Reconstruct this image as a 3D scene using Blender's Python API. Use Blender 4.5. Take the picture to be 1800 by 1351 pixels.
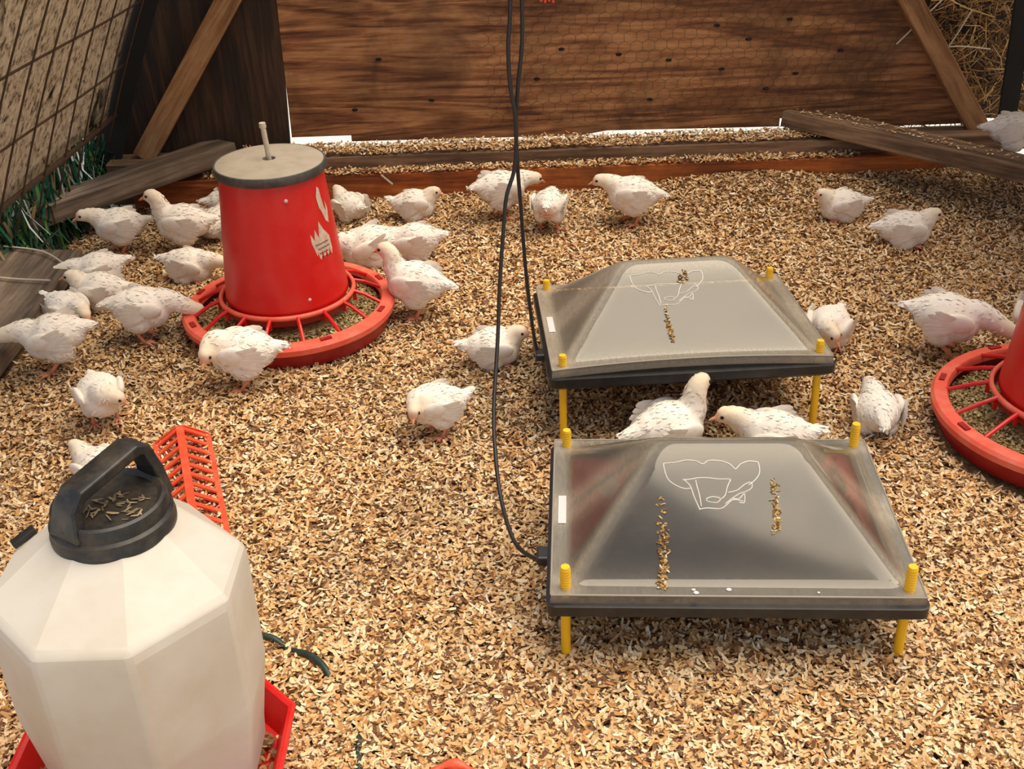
import bpy, bmesh, math, random
import numpy as np
from mathutils import Vector, Matrix, Euler

for o in list(bpy.data.objects):
    bpy.data.objects.remove(o)
random.seed(7)
RNG = np.random.default_rng(11)
SC = bpy.context.scene
COL = SC.collection
R = math.radians

# ------------------------------------------------------------------ camera
cd = bpy.data.cameras.new('camera')
cam = bpy.data.objects.new('camera', cd)
COL.objects.link(cam)
cd.sensor_width = 36.0
cd.lens = 40.0
cd.clip_start = 0.05
cam.matrix_world = (Matrix.Translation((0, 0, 1.15)) @ Matrix.Rotation(R(60), 4, 'X')
                    @ Matrix.Rotation(R(-2.0), 4, 'Z'))
SC.camera = cam

# ------------------------------------------------------------------ light
world = bpy.data.worlds.new('sky')
SC.world = world
world.use_nodes = True
bg = world.node_tree.nodes['Background']
wt = world.node_tree
w_tc = wt.nodes.new('ShaderNodeTexCoord')
w_no = wt.nodes.new('ShaderNodeTexNoise')
w_no.inputs['Scale'].default_value = 3.2
w_no.inputs['Detail'].default_value = 7
w_ra = wt.nodes.new('ShaderNodeValToRGB')
w_ra.color_ramp.elements[0].position = 0.40
w_ra.color_ramp.elements[0].color = (0.52, 0.68, 1.0, 1)
w_ra.color_ramp.elements[1].position = 0.60
w_ra.color_ramp.elements[1].color = (1.15, 1.11, 1.04, 1)
wt.links.new(w_tc.outputs['Generated'], w_no.inputs['Vector'])
wt.links.new(w_no.outputs['Fac'], w_ra.inputs['Fac'])
wt.links.new(w_ra.outputs['Color'], bg.inputs['Color'])
bg.inputs['Strength'].default_value = 0.60
sun_d = bpy.data.lights.new('sun', 'SUN')
sun_d.energy = 3.9
sun_d.angle = R(58)
sun_d.color = (1.0, 0.86, 0.66)
sun = bpy.data.objects.new('sun', sun_d)
COL.objects.link(sun)
sun.rotation_euler = Vector((-0.34, -0.06, -1.0)).to_track_quat('-Z', 'Y').to_euler()
SC.view_settings.view_transform = 'Standard'
SC.view_settings.look = 'None'
SC.view_settings.gamma = 1.0
SC.view_settings.use_curve_mapping = False
SC.view_settings.exposure = 0.1


# ------------------------------------------------------------------ materials
class NT:
    def __init__(self, name):
        self.m = bpy.data.materials.new(name)
        self.m.use_nodes = True
        self.t = self.m.node_tree
        self.b = self.t.nodes['Principled BSDF']
        self.out = self.t.nodes['Material Output']

    def n(self, typ, **kw):
        nd = self.t.nodes.new(typ)
        for k, v in kw.items():
            if hasattr(nd, k):
                setattr(nd, k, v)
            else:
                nd.inputs[k.replace('_', ' ')].default_value = v
        return nd

    def l(self, a, b):
        self.t.links.new(a, b)

    def coord(self, scale=(1, 1, 1), kind='Object', rot=(0, 0, 0)):
        tc = self.n('ShaderNodeTexCoord')
        mp = self.n('ShaderNodeMapping')
        mp.inputs['Scale'].default_value = scale
        mp.inputs['Rotation'].default_value = rot
        self.l(tc.outputs[kind], mp.inputs['Vector'])
        return mp.outputs['Vector']

    def noise(self, vec, scale, detail=4, rough=0.55, dist=0.0):
        nd = self.n('ShaderNodeTexNoise')
        nd.inputs['Scale'].default_value = scale
        nd.inputs['Detail'].default_value = detail
        nd.inputs['Roughness'].default_value = rough
        nd.inputs['Distortion'].default_value = dist
        if vec is not None:
            self.l(vec, nd.inputs['Vector'])
        return nd.outputs['Fac']

    def ramp(self, fac, stops):
        nd = self.n('ShaderNodeValToRGB')
        el = nd.color_ramp.elements
        while len(el) < len(stops):
            el.new(0.5)
        for e, (p, c) in zip(el, stops):
            e.position = p
            e.color = (*c, 1) if len(c) == 3 else c
        self.l(fac, nd.inputs['Fac'])
        return nd.outputs['Color']

    def mix(self, fac, a, b, mode='MIX'):
        nd = self.n('ShaderNodeMix')
        nd.data_type = 'RGBA'
        nd.blend_type = mode
        for s, v in ((nd.inputs[0], fac), (nd.inputs[6], a), (nd.inputs[7], b)):
            if isinstance(v, (int, float)):
                s.default_value = v
            elif isinstance(v, tuple):
                s.default_value = (*v, 1)
            else:
                self.l(v, s)
        return nd.outputs[2]

    def bump(self, h, strength=0.3, dist=0.002):
        nd = self.n('ShaderNodeBump')
        nd.inputs['Strength'].default_value = strength
        nd.inputs['Distance'].default_value = dist
        self.l(h, nd.inputs['Height'])
        self.l(nd.outputs['Normal'], self.b.inputs['Normal'])

    def color(self, c):
        if isinstance(c, tuple):
            self.b.inputs['Base Color'].default_value = (*c, 1)
        else:
            self.l(c, self.b.inputs['Base Color'])

    def rough(self, r):
        self.b.inputs['Roughness'].default_value = r


M = {}


def plastic(key, col, rough=0.4, dust=None, amount=0.35, scale=9, bump=0.0):
    a = NT(key)
    v = a.coord()
    f = a.noise(v, scale, 6, 0.7)
    c2 = dust or tuple(x * 0.8 for x in col)
    fac = a.ramp(f, [(0.42, (0, 0, 0)), (0.75, (amount,) * 3)])
    a.color(a.mix(fac, col, c2))
    a.rough(rough)
    if bump:
        a.bump(a.noise(v, 160, 3), bump, 0.001)
    M[key] = a.m
    return a


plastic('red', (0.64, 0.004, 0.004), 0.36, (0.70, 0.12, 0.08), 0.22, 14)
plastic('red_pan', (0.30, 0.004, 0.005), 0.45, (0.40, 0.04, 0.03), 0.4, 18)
plastic('coral_rim', (0.80, 0.10, 0.055), 0.5, (0.80, 0.30, 0.2), 0.55, 22)
plastic('orange_red', (0.86, 0.07, 0.022), 0.5, (0.85, 0.28, 0.14), 0.45, 30)
plastic('lid_dust', (0.36, 0.30, 0.23), 0.85, (0.25, 0.20, 0.15), 0.6, 26, 0.3)
plastic('lid_edge', (0.045, 0.043, 0.042), 0.6, (0.20, 0.17, 0.14), 0.6, 30)
plastic('black', (0.012, 0.012, 0.013), 0.38, (0.06, 0.052, 0.045), 0.5, 20)
plastic('plate_top', (0.030, 0.027, 0.027), 0.5, (0.10, 0.06, 0.045), 0.7, 14)
plastic('cap_black', (0.010, 0.011, 0.013), 0.40, (0.13, 0.095, 0.055), 0.55, 28)
plastic('yellow', (0.90, 0.52, 0.012), 0.42, (0.85, 0.42, 0.02), 0.5, 40)
plastic('rope', (0.55, 0.47, 0.36), 0.9, (0.35, 0.28, 0.2), 0.6, 120)
plastic('paper', (0.68, 0.53, 0.40), 0.85, (0.45, 0.22, 0.15), 0.8, 60)
plastic('sticker', (0.66, 0.60, 0.60), 0.5, (0.5, 0.45, 0.45), 0.4, 40)
plastic('rivet', (0.75, 0.45, 0.45), 0.3)
plastic('cord', (0.012, 0.010, 0.010), 0.5)
plastic('green_cord', (0.010, 0.030, 0.022), 0.5, (0.04, 0.07, 0.05), 0.6, 60)
plastic('wire', (0.045, 0.025, 0.014), 0.6, (0.12, 0.05, 0.02), 0.6, 60)
plastic('wire_grey', (0.075, 0.042, 0.022), 0.5)
plastic('dropping', (0.30, 0.15, 0.035), 0.8, (0.55, 0.36, 0.14), 0.8, 160)
plastic('white_dropping', (0.8, 0.76, 0.7), 0.8)
plastic('emboss', (0.72, 0.68, 0.60), 0.5)
plastic('cover_edge', (0.30, 0.27, 0.22), 0.4)
plastic('beak', (0.74, 0.36, 0.17), 0.45)
plastic('leg', (0.74, 0.30, 0.17), 0.6, (0.6, 0.2, 0.12), 0.6, 90)
plastic('eye', (0.012, 0.008, 0.006), 0.12)
plastic('mesh_black', (0.008, 0.007, 0.006), 0.9)
plastic('overexposed_earth', (0.86, 0.86, 0.82), 0.95, (0.60, 0.62, 0.50), 0.8, 3)  # near-white: overexposed daylight is put into the ground colour


def attr_mat(key, rough=0.85, mul=None, transl=0.0, bump=0.0):
    a = NT(key)
    at = a.n('ShaderNodeAttribute')
    at.attribute_name = 'Col'
    c = at.outputs['Color']
    if mul:
        v = a.coord((1, 1, 1))
        f = a.noise(v, mul[0], 5, 0.6)
        c = a.mix(1.0, c, a.ramp(f, mul[1]), 'MULTIPLY')
    a.color(c)
    a.rough(rough)
    if bump:
        a.bump(a.noise(a.coord(), 210, 4, 0.7), bump, 0.003)
    if transl:
        tr = a.n('ShaderNodeBsdfTranslucent')
        a.l(c, tr.inputs['Color'])
        mx = a.n('ShaderNodeMixShader')
        mx.inputs[0].default_value = transl
        a.l(a.b.outputs[0], mx.inputs[1])
        a.l(tr.outputs[0], mx.inputs[2])
        a.l(mx.outputs[0], a.out.inputs['Surface'])
    M[key] = a.m


attr_mat('shaving', 0.75)
attr_mat('feather', 0.9, (70, [(0.3, (0.90, 0.86, 0.82)), (0.65, (1, 1, 1))]), bump=0.2)
attr_mat('blade', 0.8, None, 0.3)

a = NT('bedding')
v = a.coord()
a.color(a.ramp(a.noise(v, 60, 5, 0.7), [(0.3, (0.10, 0.05, 0.02)), (0.55, (0.34, 0.19, 0.08)), (0.75, (0.55, 0.36, 0.18))]))
a.rough(0.95)
a.bump(a.noise(v, 130, 4), 0.8, 0.01)
M['bedding'] = a.m


def wood(key, dark, mid, light, axis='X', scale=1.0, grime=(0.05, 0.035, 0.02), grime_amt=0.5, swirl=1.6):
    a = NT(key)
    s = {'X': (0.22, 3.2, 3.2), 'Z': (3.2, 3.2, 0.22), 'Y': (3.2, 0.22, 3.2)}[axis]
    v = a.coord(tuple(x * scale for x in s))
    big = a.noise(v, 2.6, 3, 0.5, swirl)
    mx = a.n('ShaderNodeMath', operation='MULTIPLY')
    a.l(big, mx.inputs[0])
    mx.inputs[1].default_value = 9.0
    sn = a.n('ShaderNodeMath', operation='SINE')
    mm = a.n('ShaderNodeMath', operation='MULTIPLY')
    a.l(mx.outputs[0], mm.inputs[0])
    mm.inputs[1].default_value = 3.0
    a.l(mm.outputs[0], sn.inputs[0])
    fine = a.noise(v, 24, 5, 0.7, 0.4)
    ad = a.n('ShaderNodeMath', operation='MULTIPLY_ADD')
    a.l(sn.outputs[0], ad.inputs[0])
    ad.inputs[1].default_value = 0.13
    a.l(fine, ad.inputs[2])
    c = a.ramp(ad.outputs[0], [(0.28, dark), (0.5, mid), (0.74, light)])
    g = a.noise(a.coord((1, 1, 1)), 4.5 * scale, 6, 0.65, 0.6)
    gf = a.ramp(g, [(0.42, (0, 0, 0)), (0.72, (grime_amt,) * 3)])
    c = a.mix(gf, c, grime)
    a.color(c)
    a.rough(0.8)
    a.bump(ad.outputs[0], 0.35, 0.003)
    M[key] = a.m
    return a


wood('plywood', (0.10, 0.032, 0.010), (0.31, 0.125, 0.044), (0.52, 0.26, 0.105), 'X', 1.0, (0.045, 0.017, 0.006), 0.85, 2.6)
wood('plywood_dark', (0.012, 0.006, 0.003), (0.030, 0.014, 0.006), (0.075, 0.034, 0.013), 'Z', 1.0, (0.012, 0.008, 0.005), 0.7, 1.4)  # on the left sheet, corner shade and damp are painted into this colour
wood('stained_board', (0.17, 0.036, 0.006), (0.40, 0.10, 0.016), (0.56, 0.18, 0.036), 'X', 1.3, (0.05, 0.02, 0.008), 0.7, 0.8)
wood('old_beam', (0.09, 0.05, 0.026), (0.20, 0.115, 0.06), (0.34, 0.21, 0.12), 'X', 1.5, (0.06, 0.03, 0.015), 0.5, 0.8)
wood('grey_plank', (0.055, 0.036, 0.022), (0.125, 0.082, 0.052), (0.22, 0.155, 0.105), 'X', 1.4, (0.04, 0.025, 0.015), 0.5, 0.6)
wood('brace_wood', (0.16, 0.075, 0.026), (0.32, 0.165, 0.065), (0.46, 0.26, 0.12), 'X', 1.6, (0.18, 0.06, 0.02), 0.5, 0.6)

# tarp: tan woven cloth that lets light through, speckled with mould
a = NT('tarp')
v = a.coord()
sp = a.ramp(a.noise(v, 55, 6, 0.75), [(0.36, (0.16, 0.12, 0.075)), (0.49, (0.60, 0.50, 0.375)), (0.7, (0.76, 0.66, 0.52))])
mo = a.ramp(a.noise(v, 5, 7, 0.72, 0.8), [(0.57, (1, 1, 1)), (0.64, (0.10, 0.10, 0.06))])
c = a.mix(1.0, sp, mo, 'MULTIPLY')
a.color(c)
a.rough(0.9)
tr = a.n('ShaderNodeBsdfTranslucent')
a.l(c, tr.inputs['Color'])
mx = a.n('ShaderNodeMixShader')
mx.inputs[0].default_value = 0.62
a.l(a.b.outputs[0], mx.inputs[1])
a.l(tr.outputs[0], mx.inputs[2])
a.l(mx.outputs[0], a.out.inputs['Surface'])
M['tarp'] = a.m

# jug: milky polyethylene
a = NT('milky')
v = a.coord()
c = a.ramp(a.noise(v, 6, 5, 0.6), [(0.35, (0.70, 0.62, 0.50)), (0.6, (0.80, 0.75, 0.67))])
a.color(c)
a.rough(0.42)
a.bump(a.noise(v, 30, 3), 0.08, 0.004)
tr = a.n('ShaderNodeBsdfTranslucent')
a.l(c, tr.inputs['Color'])
mx = a.n('ShaderNodeMixShader')
mx.inputs[0].default_value = 0.30
a.l(a.b.outputs[0], mx.inputs[1])
a.l(tr.outputs[0], mx.inputs[2])
a.l(mx.outputs[0], a.out.inputs['Surface'])
M['milky'] = a.m

# clear cover: thin plastic sheet, glossy with dust settled on it
a = NT('clear_cover')
at = a.n('ShaderNodeAttribute')
at.attribute_name = 'Col'
v = a.coord((9, 9, 9))
scr = a.noise(a.coord((30, 6, 30)), 8, 6, 0.8)
du = a.n('ShaderNodeMath', operation='MULTIPLY')
a.l(at.outputs['Fac'], du.inputs[0])
a.l(a.ramp(scr, [(0.3, (0.7, 0.7, 0.7)), (0.7, (1.15, 1.15, 1.15))]), du.inputs[1])
tp = a.n('ShaderNodeBsdfTransparent')
tp.inputs['Color'].default_value = (0.93, 0.91, 0.88, 1)
df = a.n('ShaderNodeBsdfDiffuse')
df.inputs['Color'].default_value = (0.50, 0.43, 0.33, 1)
m1 = a.n('ShaderNodeMixShader')
a.l(du.outputs[0], m1.inputs[0])
a.l(tp.outputs[0], m1.inputs[1])
a.l(df.outputs[0], m1.inputs[2])
gl = a.n('ShaderNodeBsdfGlossy')
gl.inputs['Roughness'].default_value = 0.07
fr = a.n('ShaderNodeFresnel')
fr.inputs['IOR'].default_value = 1.62
m2 = a.n('ShaderNodeMixShader')
a.l(fr.outputs[0], m2.inputs[0])
a.l(m1.outputs[0], m2.inputs[1])
a.l(gl.outputs[0], m2.inputs[2])
a.l(m2.outputs[0], a.out.inputs['Surface'])
M['clear_cover'] = a.m


# ------------------------------------------------------------------ mesh helpers
def link(name, data, parent=None):
    o = bpy.data.objects.new(name, data)
    COL.objects.link(o)
    if parent is not None:
        o.parent = parent
    return o


def tag(o, label=None, cat=None, group=None, kind=None):
    for k, v in (('label', label), ('category', cat), ('group', group), ('kind', kind)):
        if v:
            o[k] = v
    return o


def empty(name, loc=(0, 0, 0), rot=(0, 0, 0)):
    o = link(name, None)
    o.empty_display_size = 0.05
    o.location = loc
    o.rotation_euler = rot
    return o


class MB:
    def __init__(self):
        self.v = []
        self.f = []

    def add(self, vs, fs, mat=None):
        k = len(self.v)
        for p in vs:
            p = Vector(p)
            self.v.append(tuple(mat @ p) if mat is not None else tuple(p))
        self.f += [tuple(i + k for i in f) for f in fs]
        return self

    def box(self, c, s, mat=None, taper=1.0):
        x, y, z = s[0] / 2, s[1] / 2, s[2] / 2
        t = taper
        vs = [(-x, -y, -z), (x, -y, -z), (x, y, -z), (-x, y, -z), (-x * t, -y * t, z), (x * t, -y * t, z), (x * t, y * t, z), (-x * t, y * t, z)]
        vs = [(p[0] + c[0], p[1] + c[1], p[2] + c[2]) for p in vs]
        return self.add(vs, [(0, 3, 2, 1), (4, 5, 6, 7), (0, 1, 5, 4), (1, 2, 6, 5), (2, 3, 7, 6), (3, 0, 4, 7)], mat)

    def lathe(self, prof, n=48, c=(0, 0, 0), closed=False, mat=None):
        vs, fs = [], []
        m = len(prof)
        for i in range(n):
            t = 2 * math.pi * i / n
            for r, z in prof:
                vs.append((c[0] + r * math.cos(t), c[1] + r * math.sin(t), c[2] + z))
        for i in range(n):
            j = (i + 1) % n
            for k in range(m if closed else m - 1):
                l = (k + 1) % m
                fs.append((i * m + k, j * m + k, j * m + l, i * m + l))
        return self.add(vs, fs, mat)

    def tube(self, pts, r, n=8, cap=True, mat=None):
        pts = [Vector(p) for p in pts]
        rs = r if isinstance(r, (list, tuple)) else [r] * len(pts)
        vs, fs = [], []
        up = None
        for i, p in enumerate(pts):
            d = (pts[min(i + 1, len(pts) - 1)] - pts[max(i - 1, 0)]).normalized()
            if up is None:
                up = d.orthogonal().normalized()
            up = (up - d * up.dot(d))
            if up.length < 1e-6:
                up = d.orthogonal()
            up.normalize()
            w = d.cross(up)
            for k in range(n):
                t = 2 * math.pi * k / n
                vs.append(p + (up * math.cos(t) + w * math.sin(t)) * rs[i])
        for i in range(len(pts) - 1):
            for k in range(n):
                l = (k + 1) % n
                fs.append((i * n + k, i * n + l, (i + 1) * n + l, (i + 1) * n + k))
        if cap:
            fs.append(tuple(range(n - 1, -1, -1)))
            fs.append(tuple((len(pts) - 1) * n + k for k in range(n)))
        return self.add(vs, fs, mat)

    def ell(self, c, r, rot=None, nu=14, nv=9):
        vs = [(0, 0, 1)]
        fs = []
        for j in range(1, nv):
            p = math.pi * j / nv
            for i in range(nu):
                t = 2 * math.pi * i / nu
                vs.append((math.sin(p) * math.cos(t), math.sin(p) * math.sin(t), math.cos(p)))
        vs.append((0, 0, -1))
        for i in range(nu):
            k = (i + 1) % nu
            fs.append((0, 1 + i, 1 + k))
            for j in range(nv - 2):
                a0 = 1 + j * nu
                fs.append((a0 + i, a0 + nu + i, a0 + nu + k, a0 + k))
            b0 = 1 + (nv - 2) * nu
            fs.append((b0 + i, len(vs) - 1, b0 + k))
        m = Matrix.Translation(c) @ (rot.to_4x4() if rot is not None else Matrix.Identity(4)) @ Matrix.Diagonal((*r, 1))
        return self.add(vs, fs, m)

    def loft(self, rings, cap=True):
        """rings: list of equally long closed loops"""
        n = len(rings[0])
        vs = [p for r in rings for p in r]
        fs = []
        for i in range(len(rings) - 1):
            for k in range(n):
                l = (k + 1) % n
                fs.append((i * n + k, i * n + l, (i + 1) * n + l, (i + 1) * n + k))
        if cap:
            fs.append(tuple(range(n - 1, -1, -1)))
            fs.append(tuple((len(rings) - 1) * n + k for k in range(n)))
        return self.add(vs, fs)

    def mesh(self, name, mat, smooth=False, angle=None):
        me = bpy.data.meshes.new(name)
        me.from_pydata(self.v, [], self.f)
        me.materials.append(M[mat])
        if smooth:
            me.polygons.foreach_set('use_smooth', [True] * len(me.polygons))
            if angle:
                me.set_sharp_from_angle(angle=R(angle))
        me.update()
        return me

    def build(self, name, mat, parent=None, smooth=False, angle=None, bevel=0):
        o = link(name, self.mesh(name, mat, smooth, angle), parent)
        if bevel:
            b = o.modifiers.new('bevel', 'BEVEL')
            b.width = bevel
            b.segments = 2
            b.limit_method = 'ANGLE'
        return o


def spline(pts, n=8):
    pts = [Vector(p) for p in pts]
    out = []
    for i in range(len(pts) - 1):
        p0, p1, p2, p3 = pts[max(i - 1, 0)], pts[i], pts[i + 1], pts[min(i + 2, len(pts) - 1)]
        for k in range(n):
            t = k / n
            out.append(0.5 * ((2 * p1) + (p2 - p0) * t + (2 * p0 - 5 * p1 + 4 * p2 - p3) * t * t + (3 * p1 - p0 - 3 * p2 + p3) * t ** 3))
    out.append(pts[-1])
    return out


def set_col(me, cols):
    at = me.color_attributes.new('Col', 'FLOAT_COLOR', 'POINT')
    c = np.ones((len(me.vertices), 4), np.float32)
    c[:, :cols.shape[1]] = cols
    at.data.foreach_set('color', c.ravel())


def quads_mesh(name, V, Q, mat):
    me = bpy.data.meshes.new(name)
    me.vertices.add(len(V))
    me.vertices.foreach_set('co', V.astype(np.float32).ravel())
    k = Q.shape[1]
    me.loops.add(Q.size)
    me.loops.foreach_set('vertex_index', Q.astype(np.int32).ravel())
    me.polygons.add(len(Q))
    me.polygons.foreach_set('loop_start', np.arange(0, Q.size, k, dtype=np.int32))
    me.update(calc_edges=True)
    me.materials.append(M[mat])
    return me


def flakes(name, P, L, W, C, tilt=0.35, curl=0.25, mat='shaving', parent=None, upright=False, pitch=None):
    """many small bent chips lying about the points P"""
    n = len(P)
    L = RNG.uniform(*L, n)
    W = RNG.uniform(*W, n)
    ang = RNG.uniform(0, 2 * np.pi, n)
    p = RNG.normal(0, tilt, n) if pitch is None else RNG.normal(pitch[0], pitch[1], n)
    r = RNG.normal(0, tilt, n)
    d = np.stack([np.cos(ang) * np.cos(p), np.sin(ang) * np.cos(p), np.sin(p)], 1)
    s = np.stack([-np.sin(ang) * np.cos(r), np.cos(ang) * np.cos(r), np.sin(r)], 1)
    u = np.cross(d, s)
    cu = RNG.uniform(-0.2, 1.0, n) * curl * L
    V = np.empty((n, 6, 3))
    for k, t in enumerate((-0.5, 0.0, 0.5)):
        mid = P + d * (L * t)[:, None] + u * (cu * 4 * t * t)[:, None]
        w = W * (0.5 if t == 0 else RNG.uniform(0.18, 0.45, n))
        V[:, k * 2] = mid - s * w[:, None]
        V[:, k * 2 + 1] = mid + s * w[:, None]
    if upright:
        Pc = np.repeat(P[:, None, :], 6, 1)
        D = V - Pc
        V = Pc + np.stack([D[..., 0], D[..., 2] * 0.6, D[..., 1]], -1)
    base = np.arange(n)[:, None] * 6
    Q = np.concatenate([base + np.array([[0, 2, 3, 1]]), base + np.array([[2, 4, 5, 3]])], 0)
    me = quads_mesh(name, V.reshape(-1, 3), Q, mat)
    set_col(me, np.repeat(C, 6, 0))
    return link(name, me, parent)


def chip_cols(n, x=None, y=None, pal=None, dirt_shade=None):
    pal = pal or [((0.72, 0.44, 0.19), 32), ((0.82, 0.58, 0.32), 27), ((0.90, 0.74, 0.50), 15), ((0.54, 0.26, 0.08), 16), ((0.18, 0.07, 0.022), 16)]
    w = np.array([q[1] for q in pal], float)
    idx = RNG.choice(len(pal), n, p=w / w.sum())
    c = np.array([q[0] for q in pal])[idx]
    c = c * RNG.uniform(0.82, 1.12, (n, 1))
    if dirt_shade is not None:
        c = c * (1 - 0.52 * dirt_shade[:, None]) * np.array([1, 1, 1]) + dirt_shade[:, None] * np.array([0.02, 0.018, 0.016])  # darkens chips for dirt and for painted shadow
    return c


# ------------------------------------------------------------------ bedding ground
def hz(x, y):
    x = np.asarray(x, float)
    y = np.asarray(y, float)
    h = 0.006 * np.sin(3.1 * x + 1) * np.sin(2.7 * y) + 0.004 * np.sin(7.3 * x + 3 * y) + 0.003 * np.sin(13 * x - 9 * y + 1)
    right = 1 / (1 + np.exp(-(x - 0.40) / 0.06))
    h = h + 0.036 * np.exp(-((3.06 - y) / 0.20) ** 2) * right
    return h


def hzf(x, y):
    return float(hz(x, y))


def dirt_shade_mask(x, y):  # dirt patches, with shadows by plates and feeder painted into the chip colours
    d = np.zeros_like(x)
    for cx, cy, rx, ry, a_ in ((-0.02, 1.98, .16, .20, .75), (-0.16, 1.90, .10, .12, .6), (-0.80, 2.30, .16, .2, .7), (-0.72, 2.06, .14, .10, .55),
                               (-0.92, 2.86, .22, .16, .85), (0.30, 1.72, .30, .10, .55), (-0.99, 2.05, .14, .12, .6), (-0.05, 1.35, .09, .2, .45),
                               (0.3, 1.15, .3, .05, .45), (1.25, 2.95, .25, .12, .8), (0.70, 1.80, .10, .12, .35), (-0.35, 2.05, .18, .1, .35), (-0.1, 1.55, .14, .14, .4),
                               (0.92, 1.98, .12, .07, .5), (0.0, 2.78, .22, .06, .45), (0.36, 2.76, .12, .05, .4), (-0.25, 1.42, .16, .1, .35)):
        d = np.maximum(d, a_ * np.exp(-((x - cx) / rx) ** 2 - ((y - cy) / ry) ** 2))
    n = 0.5 + 0.5 * np.sin(17 * x + 5 * np.sin(9 * y)) * np.sin(15 * y + 4 * np.sin(11 * x))
    return np.clip(d * (0.55 + 0.75 * n) + 0.10 * n, 0, 1)


nx, ny = 110, 100
X, Y = np.meshgrid(np.linspace(-1.75, 1.85, nx), np.linspace(0.1, 3.07, ny))
V = np.stack([X, Y, hz(X, Y) - 0.004], -1).reshape(-1, 3)
I = np.arange(nx * ny).reshape(ny, nx)
Q = np.stack([I[:-1, :-1], I[:-1, 1:], I[1:, 1:], I[1:, :-1]], -1).reshape(-1, 4)
floor = tag(link('floor', quads_mesh('floor', V, Q, 'bedding')), kind='structure')
floor.data.polygons.foreach_set('use_smooth', [True] * len(floor.data.polygons))

N = 250000
yy = 0.80 + (3.06 - 0.80) * RNG.uniform(0, 1, N) ** 1.15
half = 0.36 * (yy + 0.65) + 0.28
xx = RNG.uniform(-1, 1, N) * half + 0.03
keep = (xx > -1.30) & (xx < 1.55)
xx, yy = xx[keep], yy[keep]
keep = (np.hypot(xx + 0.487, yy - 2.29) > 0.20) & (np.hypot(xx - 0.985, yy - 1.72) > 0.215) & ~((xx < -1.06) & (yy < 2.6))
keep &= np.maximum(np.abs(xx + 0.468), np.abs(yy - 1.005)) > 0.145
xx, yy = xx[keep], yy[keep]
zz = hz(xx, yy) + RNG.uniform(0, 0.009, len(xx))
sh = flakes('wood_shavings', np.stack([xx, yy, zz], 1), (0.007, 0.019), (0.003, 0.007), chip_cols(len(xx), dirt_shade=dirt_shade_mask(xx, yy)), 0.33, 0.25)
tag(sh, 'tan wood shavings spread over the whole pen floor', 'wood shavings', kind='stuff')

# ground beyond the pen
mb = MB()
mb.add([(-9, -6, -0.03), (9, -6, -0.03), (9, 14, -0.03), (-9, 14, -0.03)], [(0, 1, 2, 3)])
tag(mb.build('ground', 'overexposed_earth'), kind='structure')

# ------------------------------------------------------------------ end wall
wb = tag(empty('wall_back', (0, 3.205, 0)), kind='structure')


def slab(pts, y0, y1, name, mat, parent, bevel=0):
    b = MB()
    n = len(pts)
    b.add([(p[0], y0, p[1]) for p in pts] + [(p[0], y1, p[1]) for p in pts],
          [tuple(range(n)), tuple(range(2 * n - 1, n - 1, -1))] + [((i + 1) % n, i, n + i, n + (i + 1) % n) for i in range(n)])
    return b.build(name, mat, parent, bevel=bevel)


# left sheet with corner shade and damp put into its dark colour, main door sheet with raised notches, gap of daylight between and below
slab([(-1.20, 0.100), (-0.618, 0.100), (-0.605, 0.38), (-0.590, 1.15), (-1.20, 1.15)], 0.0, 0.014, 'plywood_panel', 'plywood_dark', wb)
slab([(-0.609, 0.146), (-0.438, 0.146), (-0.438, 0.128), (0.22, 0.122), (0.30, 0.134), (0.797, 0.128), (0.797, 0.152), (1.00, 0.146), (1.00, 0.118), (1.385, 0.118), (1.012, 0.60), (0.70, 1.15), (-0.592, 1.15), (-0.605, 0.38)], 0.0, 0.016, 'plywood_panel', 'plywood', wb)
# dark sheet behind the straw
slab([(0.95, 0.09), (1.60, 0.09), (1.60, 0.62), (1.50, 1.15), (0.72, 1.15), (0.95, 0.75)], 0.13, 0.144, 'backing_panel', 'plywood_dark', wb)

# hexagon netting stapled on the plywood
mb = MB()
cw, ch = 0.034, 0.030
r_ = 0.00055
for j in range(24):
    for i in range(34):
        x0 = -0.05 + i * cw + (cw / 2 if j % 2 else 0)
        z0 = 0.16 + j * ch * 0.92
        if x0 > 1.33 - z0 * 0.62 or x0 + 0.55 * math.sin(z0 * 5) < 0.0:
            continue
        wob = lambda x, z: (x + 0.004 * math.sin(17 * z + 5 * x), -0.004, z + 0.004 * math.sin(13 * x + 3 * z))
        pt = [wob(x0, z0), wob(x0 + cw / 2, z0 + ch * .30), wob(x0 + cw / 2, z0 + ch * .92), wob(x0 - cw / 2, z0 + ch * .30)]
        for q0, q1 in ((0, 1), (1, 2), (0, 3)):
            mb.tube([pt[q0], pt[q1]], r_, 3, False)
hw = mb.build('hexagon_netting', 'wire_grey', wb)
hw['kind'] = 'stuff'
# nail holes and knots in the plywood
for (x, z) in ((0.17, .37), (0.33, .35), (0.47, .33), (0.60, .42), (0.80, .43), (0.62, .30), (0.83, .28), (0.42, .22), (0.69, .38), (0.95, .34), (0.75, .24), (-0.34, .36), (-0.2, .24), (0.10, .29), (-0.42, .22)):
    mb = MB()
    mb.lathe([(0.0, -0.0035), (0.0045, -0.003), (0.0062, 0.0)], 10, mat=Matrix.Translation((x, 0, z)) @ Matrix.Rotation(R(90), 4, 'X') @ Matrix.Diagonal((1.5, 0.8, -1, 1)))
    mb.build('knot', 'mesh_black', wb)

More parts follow.
